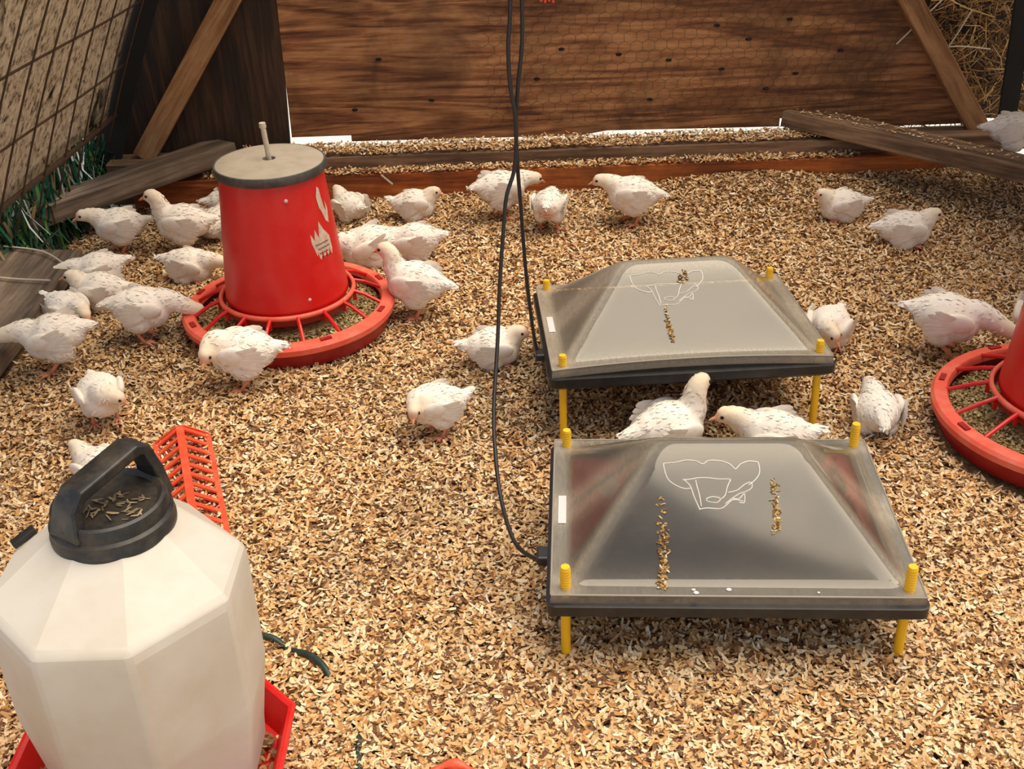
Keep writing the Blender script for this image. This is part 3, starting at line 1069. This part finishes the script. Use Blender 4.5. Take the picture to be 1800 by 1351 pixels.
# bridge handle across the cap
mb = MB()
ang = R(57)
e = Vector((math.cos(ang), math.sin(ang), 0))
f_ = Vector((-math.sin(ang), math.cos(ang), 0))
prof = [(-.060, .390), (-.052, .424), (-.040, .438), (.042, .452), (.053, .447), (.064, .415), (.067, .380)]
rings = []
for k, (s, z) in enumerate(prof):
    hwid = 0.017 if 1 <= k <= 5 else 0.024
    p = Vector((CX, CY, z)) + e * s
    i0, i1 = prof[max(k - 1, 0)], prof[min(k + 1, len(prof) - 1)]
    tg = Vector((0, 0, i1[1] - i0[1])) + e * (i1[0] - i0[0])
    tg.normalize()
    nrm = tg.cross(f_).normalized()
    rings.append([p + f_ * hwid + nrm * .007, p - f_ * hwid + nrm * .007, p - f_ * hwid - nrm * .007, p + f_ * hwid - nrm * .007])
mb.loft(rings)
mb.build('cap_handle', 'cap_black', capo, True, 40, bevel=0.004)
mb = MB()
mb.box((0, 0, 0), (.030, .012, .008))
o = mb.build('tab', 'black', jug, bevel=0.001)
o.location = (-0.122, 0.055, 0.345)
o.rotation_euler = (0, R(-20), R(38))

tray = tag(empty('water_tray', (-0.468, 1.005, 0)), 'red eight-sided plastic tray under the water jug', 'tray')
mb = MB()
mb.loft([octo(.150, .069, .006), octo(.168, .077, .054), octo(.171, .078, .056), octo(.171, .078, .051), octo(.167, .077, .050)], False)
mb.loft([octo(.167, .077, .056), octo(.162, .075, .054), octo(.145, .067, .012)], False)
mb.add(octo(.167, .077, .056) + octo(.171, .078, .056), [(i, (i + 1) % 8, 8 + (i + 1) % 8, 8 + i) for i in range(8)])
mb.add(octo(.145, .067, .012), [tuple(range(8))])
mb.build('basin', 'red', tray)
n = 2600
P = np.stack([RNG.uniform(-.148, .148, n), RNG.uniform(-.148, .148, n), RNG.uniform(.014, .026, n)], 1)
P = P[(np.abs(P[:, 0]) + np.abs(P[:, 1]) < .20) & (np.maximum(np.abs(P[:, 0]), np.abs(P[:, 1])) > .10)]
pal = [((0.20, 0.10, 0.035), 40), ((0.34, 0.19, 0.07), 30), ((0.10, 0.045, 0.015), 30)]
wl = flakes('wet_litter', P, (0.006, 0.015), (0.003, 0.007), chip_cols(len(P), pal=pal), 0.35, 0.25, parent=tray)
wl['kind'] = 'stuff'

# ------------------------------------------------------------------ trough feeder grille behind the jug
tr_o = tag(empty('trough_feeder', (-0.560, 1.614, 0.0), (0, 0, math.atan2(-0.299, 0.095))), 'orange-red trough feeder with two rows of openings, half hidden by the jug', 'trough feeder')
# local x runs along the trough
Lh = 0.18
mb = MB()
mb.loft([[(x, -.044, .008), (x, .044, .008), (x, .050, .022), (x, -.050, .022)] for x in (-Lh, Lh)])
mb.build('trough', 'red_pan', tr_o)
for y, z, w_, h_, nm in ((0, .052, .014, .005, 'ridge_bar'), (.047, .024, .010, .008, 'side_bar'), (-.047, .024, .010, .008, 'side_bar')):
    mb = MB()
    mb.box((0, y, z), (2 * Lh, w_, h_))
    mb.build(nm, 'orange_red', tr_o, bevel=.001)
cb = MB()
cb.loft([[(-.005, .044, .026), (.005, .044, .026), (.005, .044, .030), (-.005, .044, .030)], [(-.005, .006, .051), (.005, .006, .051), (.005, .006, .055), (-.005, .006, .055)]])
cm = cb.mesh('cross_bar', 'orange_red')
for k in range(12):
    for s in (0, 1):
        o = link('cross_bar', cm, tr_o)
        o.location = (-Lh + .008 + k * (2 * Lh - .016) / 11, 0, 0)
        if s:
            o.rotation_euler = (0, 0, math.pi)
for s in (-1, 1):
    mb = MB()
    mb.add([(s * Lh, -.050, .010), (s * Lh, .050, .010), (s * Lh, .050, .028), (s * Lh, .008, .055), (s * Lh, -.008, .055), (s * Lh, -.050, .028),
            (s * (Lh + .004), -.050, .010), (s * (Lh + .004), .050, .010), (s * (Lh + .004), .050, .028), (s * (Lh + .004), .008, .055), (s * (Lh + .004), -.008, .055), (s * (Lh + .004), -.050, .028)],
           [(0, 1, 2, 3, 4, 5), (11, 10, 9, 8, 7, 6)] + [(i, (i + 1) % 6, 6 + (i + 1) % 6, 6 + i) for i in range(6)])
    mb.build('end_plate', 'orange_red', tr_o)
n = 1500
P = np.stack([RNG.uniform(-Lh, Lh, n), RNG.uniform(-.042, .042, n), RNG.uniform(.022, .03, n)], 1)
P[:, 2] += 0.012 * (1 - np.abs(P[:, 1]) / .042)
lf = flakes('litter', P, (0.006, 0.014), (0.003, 0.006), chip_cols(n), 0.35, 0.25, parent=tr_o)
lf['kind'] = 'stuff'

# buried bits near the front
mb = MB()
mb.tube([(0.030 * math.cos(t), 0.022 * math.sin(t), 0.006 + 0.014 * math.sin(t)) for t in np.linspace(0.1, math.pi - .1, 14)], [0.006 + .002 * math.sin(k * 1.3) for k in range(14)], 8)
mb.tube([(-.012, .012, .012), (-.004, -.012, .010)], .005, 7)
o = mb.build('plastic_ring', 'orange_red', None, True)
o.location = (-0.092, 0.985, -0.002)
tag(o, 'broken orange plastic ring half buried in the shavings at the front', 'plastic ring')
mb = MB()
mb.tube(spline([(-0.43, 1.278, 0.010), (-0.393, 1.267, 0.011), (-0.362, 1.256, 0.013), (-0.335, 1.240, 0.004), (-0.303, 1.218, 0.013), (-0.276, 1.190, 0.012), (-0.255, 1.15, -0.008), (-0.232, 1.10, -0.006), (-0.218, 1.070, 0.010), (-0.212, 1.02, 0.012), (-0.205, 0.95, 0.008)], 6), 0.0052, 8)
tag(mb.build('green_hose', 'green_cord', None, True), 'thin dark green hose half buried in the shavings beside the jug', 'hose')

# ------------------------------------------------------------------ chicks
HEADS = {  # head centre (relative to body height) and looking direction
    'up': ((.070, .0, .082), (1, 0, -.12)), 'alert': ((.092, .0, .044), (1, 0, -.18)), 'low': ((.108, .0, .012), (1, 0, -.35)),
    'feed': ((.128, .0, -.022), (1, 0, -.55)), 'rest': ((.072, .0, .044), (1, 0, -.1)), 'tuckr': ((.070, -.030, .016), (.35, -.75, -.55)),
    'tuckl': ((.070, .030, .016), (.35, .75, -.55)), 'away': ((.080, .010, .052), (.9, .5, -.1))}


def remeshed(mb, voxel, it):
    me = mb.mesh('tmp', 'feather')
    o = link('tmp', me)
    r = o.modifiers.new('r', 'REMESH')
    r.mode = 'VOXEL'
    r.voxel_size = voxel
    s = o.modifiers.new('s', 'SMOOTH')
    s.factor = 0.5
    s.iterations = it
    dg = bpy.context.evaluated_depsgraph_get()
    out = bpy.data.meshes.new_from_object(o.evaluated_get(dg))
    bpy.data.objects.remove(o)
    bpy.data.meshes.remove(me)
    return out


def wing_mesh(side, spread, seed):
    rd = random.Random(seed)
    mb = MB()
    q = Euler((0, R(8), 0)).to_matrix()
    mb.ell((0.010, side * 0.001, 0.002), (0.036, 0.011, 0.024), q, 14, 9)
    # flight feathers fanning back, overlapping
    for k in range(6):
        t = k / 5
        a0 = R(16 - 34 * t) * (1 + spread)
        ln = 0.058 + 0.010 * math.sin(t * math.pi) + rd.uniform(-.004, .004)
        o0 = Vector((0.012 - .010 * t, side * (0.0055 + .0012 * k * .6), 0.012 - 0.024 * t))
        d = Vector((-math.cos(a0), -side * 0.10, math.sin(a0)))
        w = d.cross(Vector((0, 1, 0))).normalized()
        pts = []
        for u, hw_ in ((0, .004), (.3, .0075), (.65, .0085), (.9, .006), (1.0, .0015)):
            c = o0 + d * ln * u + Vector((0, side * 0.006 * math.sin(u * 2.6), 0))
            th = .0022 * (1 - u * .7)
            pts.append([c + w * hw_, c + Vector((0, side * th, 0)), c - w * hw_, c - Vector((0, side * th, 0))])
        mb.loft(pts)
    return mb


def chick(loc, heading, pose, scale, label, sit=False, tail=0.35, yaw_head=0.0, pink=0.0, seed=0, warm=0.0, spread=0.0):
    rd = random.Random(seed * 13 + 5)
    rng = np.random.default_rng(seed + 100)
    t = empty('chick', loc, (0, 0, R(heading)))
    t.scale = (scale * .92,) * 3
    tag(t, label, 'chick', 'white chicks in the pen')
    bz = 0.046 if sit else 0.090
    pit = R(-4 if sit else -9) if pose not in ('feed', 'low') else R(6)
    rm_ = Euler((0, pit, 0)).to_matrix()

    def B(x, y, z):
        return rm_ @ Vector((x, y, z)) + Vector((0, 0, bz))
    hp, hd = HEADS[pose]
    hp = Vector(hp)
    hd = Vector(hd)
    if yaw_head:
        zr = Euler((0, 0, R(yaw_head))).to_matrix()
        hd = zr @ hd
        hp = Vector((.03, 0, 0)) + Euler((0, 0, R(yaw_head * .6))).to_matrix() @ (hp - Vector((.03, 0, 0)))
    hd.normalize()
    hp = hp + Vector((0, 0, bz))
    fat = rd.uniform(1.04, 1.16)
    mb = MB()
    mb.ell(B(-.002, 0, .002), (.060, .049 * fat, .051), rm_)
    mb.ell(B(.026, 0, -.006), (.043, .043 * fat, .046), rm_)
    mb.ell(B(-.036, 0, .004), (.040, .040, .040), rm_)
    for s in (-1, 1):
        mb.ell(B(-.010, s * .027, -.030), (.034, .024, .028), rm_)
    # rump narrowing to the tail
    td = Vector((-math.cos(tail), 0, math.sin(tail)))
    for k in range(5):
        mb.ell(B(-.060, 0, .012) + td * .0085 * k, (.022 - .0026 * k, .024 - .003 * k, .020 - .003 * k))
    # neck
    n0 = B(.040, 0, .012)
    c1 = n0 + Vector((.022, 0, .016))
    c2 = hp - hd * .020 + Vector((0, 0, -.004))
    for k in range(9):
        u = k / 8
        p = n0 * (1 - u) ** 3 + c1 * 3 * u * (1 - u) ** 2 + c2 * 3 * u * u * (1 - u) + hp * u ** 3
        r = .034 * (1 - u) + .0185 * u
        if u > .3:
            r = max(.0165, r * .94)
        mb.ell(p, (r, r, r), nu=10, nv=7)
    hq = hd.to_track_quat('X', 'Z').to_matrix()
    mb.ell(hp, (.0225, .0175, .0185), hq)
    mb.ell(hp + hq @ Vector((.012, 0, -.004)), (.014, .012, .012), hq)
    me = remeshed(mb, 0.0048, 5)
    nv = len(me.vertices)
    co = np.empty(nv * 3, np.float32)
    me.vertices.foreach_get('co', co)
    co = co.reshape(-1, 3)
    no = np.empty(nv * 3, np.float32)
    me.vertices.foreach_get('normal', no)
    no = no.reshape(-1, 3)
    # ruffled down
    co = co + no * (0.0011 * np.sin(co[:, :1] * 330 + 7 * np.sin(co[:, 2:] * 130)) * np.sin(co[:, 2:] * 280 + seed))
    # colours
    base = np.array([0.90, 0.835, 0.755]) * rd.uniform(.96, 1.03)
    yel = np.array([0.86, 0.68, 0.45])
    face = np.array([0.80, 0.36, 0.22])
    pk = np.array([0.78, 0.40, 0.33])
    hv = np.array(hp)
    hdv = np.array(hd)
    dh = np.linalg.norm(co - hv, axis=1)
    fh = np.clip(1.2 - dh / .045, 0, 1) * (0.75 + warm)
    ff = np.clip(1.15 - np.linalg.norm(co - (hv + hdv * .019), axis=1) / .017, 0, 1)
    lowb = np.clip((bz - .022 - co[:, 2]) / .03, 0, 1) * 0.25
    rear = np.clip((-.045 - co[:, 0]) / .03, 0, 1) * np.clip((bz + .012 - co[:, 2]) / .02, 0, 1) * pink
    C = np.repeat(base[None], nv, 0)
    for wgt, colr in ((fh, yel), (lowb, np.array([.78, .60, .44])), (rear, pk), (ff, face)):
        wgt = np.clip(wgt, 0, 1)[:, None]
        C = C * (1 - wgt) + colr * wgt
    # small contour feathers lying backwards over the down
    nb = 700
    idx = rng.integers(0, nv, nb)
    keepb = np.linalg.norm(co[idx] - hv, axis=1) > .026
    idx = idx[keepb]
    nb = len(idx)
    p = co[idx]
    nn_ = no[idx]
    back = np.repeat(np.array([[-1, 0, -.25]]), nb, 0) + rng.normal(0, .22, (nb, 3))
    tg = back - nn_ * np.sum(back * nn_, 1, keepdims=True)
    tg /= np.linalg.norm(tg, axis=1, keepdims=True) + 1e-6
    bt = np.cross(nn_, tg)
    ln = rng.uniform(.009, .017, (nb, 1))
    wd = rng.uniform(.0022, .0042, (nb, 1))
    lf_ = rng.uniform(.02, .07, (nb, 1))
    q0 = p - bt * wd * .6 - nn_ * .0005
    q1 = p + bt * wd * .6 - nn_ * .0005
    mid = p + tg * ln * .55 + nn_ * ln * lf_ * .9
    tip = p + tg * ln + nn_ * ln * lf_
    VB = np.stack([q0, mid - bt * wd, tip, mid + bt * wd, q1], 1).reshape(-1, 3)
    faces = [tuple(pl.vertices) for pl in me.polygons]
    bs = nv + np.arange(nb)[:, None] * 5
    faces += [tuple(r_) for r_ in (bs + np.array([[0, 1, 3, 4]])).tolist()] + [tuple(r_) for r_ in (bs + np.array([[1, 2, 3]])).tolist()]
    allv = np.concatenate([co, VB], 0)
    CB = np.repeat(C[idx] * rng.uniform(.98, 1.05, (nb, 1)), 5, 0)
    bpy.data.meshes.remove(me)
    m2 = bpy.data.meshes.new('body')
    m2.from_pydata(allv.tolist(), [], faces)
    m2.materials.append(M['feather'])
    m2.polygons.foreach_set('use_smooth', [True] * len(m2.polygons))
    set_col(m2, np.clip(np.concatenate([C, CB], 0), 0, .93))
    m2.validate()
    m2.normals_split_custom_set_from_vertices(np.concatenate([no, np.repeat(nn_, 5, 0)], 0).tolist())
    link('body', m2, t)
    # wings
    for s in (-1, 1):
        wmb = wing_mesh(s, spread, seed)
        wm = wmb.mesh('wing', 'feather', True, 50)
        cw_ = np.repeat((base * rd.uniform(.96, 1.02))[None], len(wm.vertices), 0)
        vx = np.array([q[0] for q in wmb.v])
        cw_ = np.clip(cw_ * (1 - .10 * np.clip((-vx - .02) / .05, 0, 1))[:, None], 0, .93)
        set_col(wm, cw_)
        wo = link('wing', wm, t)
        wo.location = B(.004, s * .0425 * fat, .008)
        wo.rotation_euler = (R(-s * 12), pit + R(rd.uniform(-6, 4)), R(s * -3 + s * spread * 14))
    # tail feathers
    mb = MB()
    for k in range(5):
        an = R(-24 + 12 * k)
        d = Vector((td.x * math.cos(an), math.sin(an), td.z))
        w = d.cross(Vector((0, 0, 1))).normalized()
        o0 = B(-.064, 0, .014) + td * .014
        pts = []
        ln_ = rd.uniform(.022, .032)
        for u, hw_ in ((0, .003), (.45, .0055), (.85, .0045), (1, .001)):
            c = o0 + d * ln_ * u + Vector((0, 0, -.004 * u * u))
            pts.append([c + w * hw_, c + Vector((0, 0, .0015)), c - w * hw_, c - Vector((0, 0, .0015))])
        mb.loft(pts)
    tm = mb.mesh('tail', 'feather', True, 50)
    set_col(tm, np.repeat((base * .97)[None], len(tm.vertices), 0))
    link('tail', tm, t)
    # beak and eyes
    mb = MB()
    tip_ = Vector((.041, 0, -.0085))
    for zz0, zz1, tz in ((.0045, -.0008, 0), (-.0014, -.0050, -.0016)):
        ring = [Vector((.018, .0068, (zz0 + zz1) / 2 - .003)), Vector((.020, 0, zz0 - .002)), Vector((.018, -.0068, (zz0 + zz1) / 2 - .003)), Vector((.018, 0, zz1 - .003))]
        mid_ = [(r0 * .45 + (tip_ + Vector((0, 0, tz))) * .55) for r0 in ring]
        end_ = [(r0 * .06 + (tip_ + Vector((-.002, 0, tz))) * .94) for r0 in ring]
        mb.loft([[hq @ r0 + hp for r0 in rr0] for rr0 in (ring, mid_, end_)])
    mb.build('beak', 'beak', t, True, 50)
    for s in (-1, 1):
        mb = MB()
        mb.ell(hp + hq @ Vector((.0100, s * .0155, .0035)), (.0040, .0024, .0040), hq, 10, 7)
        mb.build('eye', 'eye', t, True)
    # legs with toes
    for s in (-1, 1):
        mb = MB()
        stride = rd.uniform(-.016, .016) * s
        if sit:
            hock = Vector((-.020, s * .030, .012))
            foot = Vector((.020, s * .032, .005))
            mb.tube([hock, foot], [.005, .0042], 7)
        else:
            hip = B(-.006, s * .025, -.036)
            hock = Vector((-.020 + stride * .5, s * .027, .045))
            foot = Vector((.004 + stride, s * .029, .006))
            mb.tube([hip, hip * .5 + hock * .5, hock, hock * .45 + foot * .55, foot], [.012, .0085, .0056, .0043, .0048], 8)
        for an, ln0 in ((0, .030), (32, .026), (-32, .026), (180, .013)):
            d = Vector((math.cos(R(an + s * 6)), math.sin(R(an + s * 6)), 0))
            mb.tube([foot, foot + d * ln0 * .55 + Vector((0, 0, .0012)), foot + d * ln0 + Vector((0, 0, -.003))], [.0042, .0034, .0014], 6)
        mb.build('leg', 'leg', t, True)
    return t


CH = [
    ((-0.99, 2.735), 192, 'alert', .92, 0, .25, 10, 'chick standing in front of the left corner board, looking down left', {}),
    ((-0.825, 2.73), 182, 'up', 1.0, 0, .2, 0, 'upright chick with raised head just left of the feeder tube', {}),
    ((-0.765, 2.84), 70, 'rest', .9, 1, .2, 0, 'chick hunched between the upright chick and the feeder tube', {}),
    ((-0.765, 3.00), 20, 'rest', .88, 1, .2, 0, 'chick half hidden behind the left edge of the feeder lid', {}),
    ((-0.775, 2.56), -8, 'low', .88, 1, .2, 0, 'fluffy chick bending its head into the back left of the feeder pan', {}),
    ((-0.995, 2.54), 196, 'low', .92, 1, .25, 0, 'chick with lowered head by the far end of the left plank', {}),
    ((-0.955, 2.43), 176, 'rest', .92, 1, .2, 0, 'resting chick in the middle of the left group, beak to the left', {}),
    ((-1.008, 2.345), -28, 'low', .84, 1, .5, -30, 'small chick beside the left plank with its tail up', {}),
    ((-0.792, 2.225), 10, 'feed', .95, 0, .05, 0, 'standing chick stretching its neck into the left side of the feeder pan', {}),
    ((-0.945, 2.105), 186, 'low', .98, 0, .15, 0, 'large chick walking left at the left edge, head stretched forward', {}),
    ((-0.785, 1.880), -62, 'tuckl', .84, 0, .35, 0, 'chick standing above the jug cap with its tail to the left', {}),
    ((-0.535, 2.000), 186, 'tuckl', .98, 0, .12, 0, 'preening chick in front of the feeder pan, tail to the right', {}),
    ((-0.140, 1.815), 200, 'tuckl', .80, 0, .55, 0, 'small preening chick alone in the middle of the shavings', {}),
    ((-0.035, 2.085), 4, 'rest', .86, 1, .3, -25, 'chick sitting behind the left cable, facing the farther heat plate', {}),
    ((-0.208, 2.315), 164, 'up', 1.0, 0, -.1, 0, 'tall chick standing at the right rim of the feeder pan', {}),
    ((-0.345, 2.63), 196, 'low', 1.08, 1, .2, 0, 'ruffled chick with spread feathers at the back right of the feeder', {'spread': .6}),
    ((-0.235, 2.645), 178, 'low', .98, 1, .1, 0, 'chick right of the ruffled one, behind the tall chick', {}),
    ((-0.425, 2.93), 130, 'rest', .82, 1, .35, 0, 'chick behind the feeder tube, left of the one against the board', {}),
    ((-0.245, 2.905), 2, 'rest', .86, 1, .6, -15, 'chick sitting by the red-brown board, tail up on the left', {}),
    ((-0.010, 2.865), 24, 'low', 1.0, 0, .0, 0, 'chick behind the cables at the red-brown board, turned away right', {}),
    ((0.112, 2.765), 80, 'feed', .86, 0, .3, 0, 'chick seen from behind with bare pink rump, right of the cables', {'pink': 1.0}),
    ((0.330, 2.815), 176, 'alert', .98, 0, -.15, 0, 'chick walking left along the red-brown board, head raised', {}),
    ((0.875, 2.790), 188, 'rest', .86, 1, .1, 0, 'resting chick facing left in the far right shavings', {}),
    ((0.990, 2.620), -4, 'rest', .95, 1, .0, 0, 'resting chick facing right in the far right shavings', {}),
    ((0.672, 2.125), 238, 'tuckl', .90, 1, .3, 0, 'chick curled up against the right side of the farther heat plate', {}),
    ((0.885, 2.045), -14, 'feed', 1.02, 0, .1, 0, 'chick reaching its head into the right feeder pan', {}),
    ((1.105, 2.105), 232, 'low', .95, 1, .2, 0, 'chick at the right edge behind the right feeder pan', {}),
    ((0.672, 1.785), 84, 'low', .86, 1, -.25, 0, 'egg-shaped chick seen from behind, right of the heat plates', {}),
    ((0.280, 1.735), 22, 'up', 1.02, 1, .0, 15, 'chick between the heat plates with its neck stretched up', {'warm': .2}),
    ((0.462, 1.705), 172, 'alert', .98, 1, .35, 0, 'chick between the heat plates facing left, tail to the right', {'warm': .2}),
    ((1.365, 2.935), -12, 'rest', 1.0, 1, .0, 0, 'chick sitting on the right corner board at the photo edge', {}),
    ((-0.735, 1.680), 150, 'rest', .74, 1, .3, 0, 'chick almost hidden behind the black jug cap', {}),
]
for k, (xy, hd_, pose, scl, sit, tl, yh, lab, kw) in enumerate(CH):
    z = hzf(*xy) + 0.004
    if k == 30:
        z = 0.140
    chick((xy[0], xy[1], z), hd_, pose, scl, lab, bool(sit), tl, yh, seed=k, **kw)
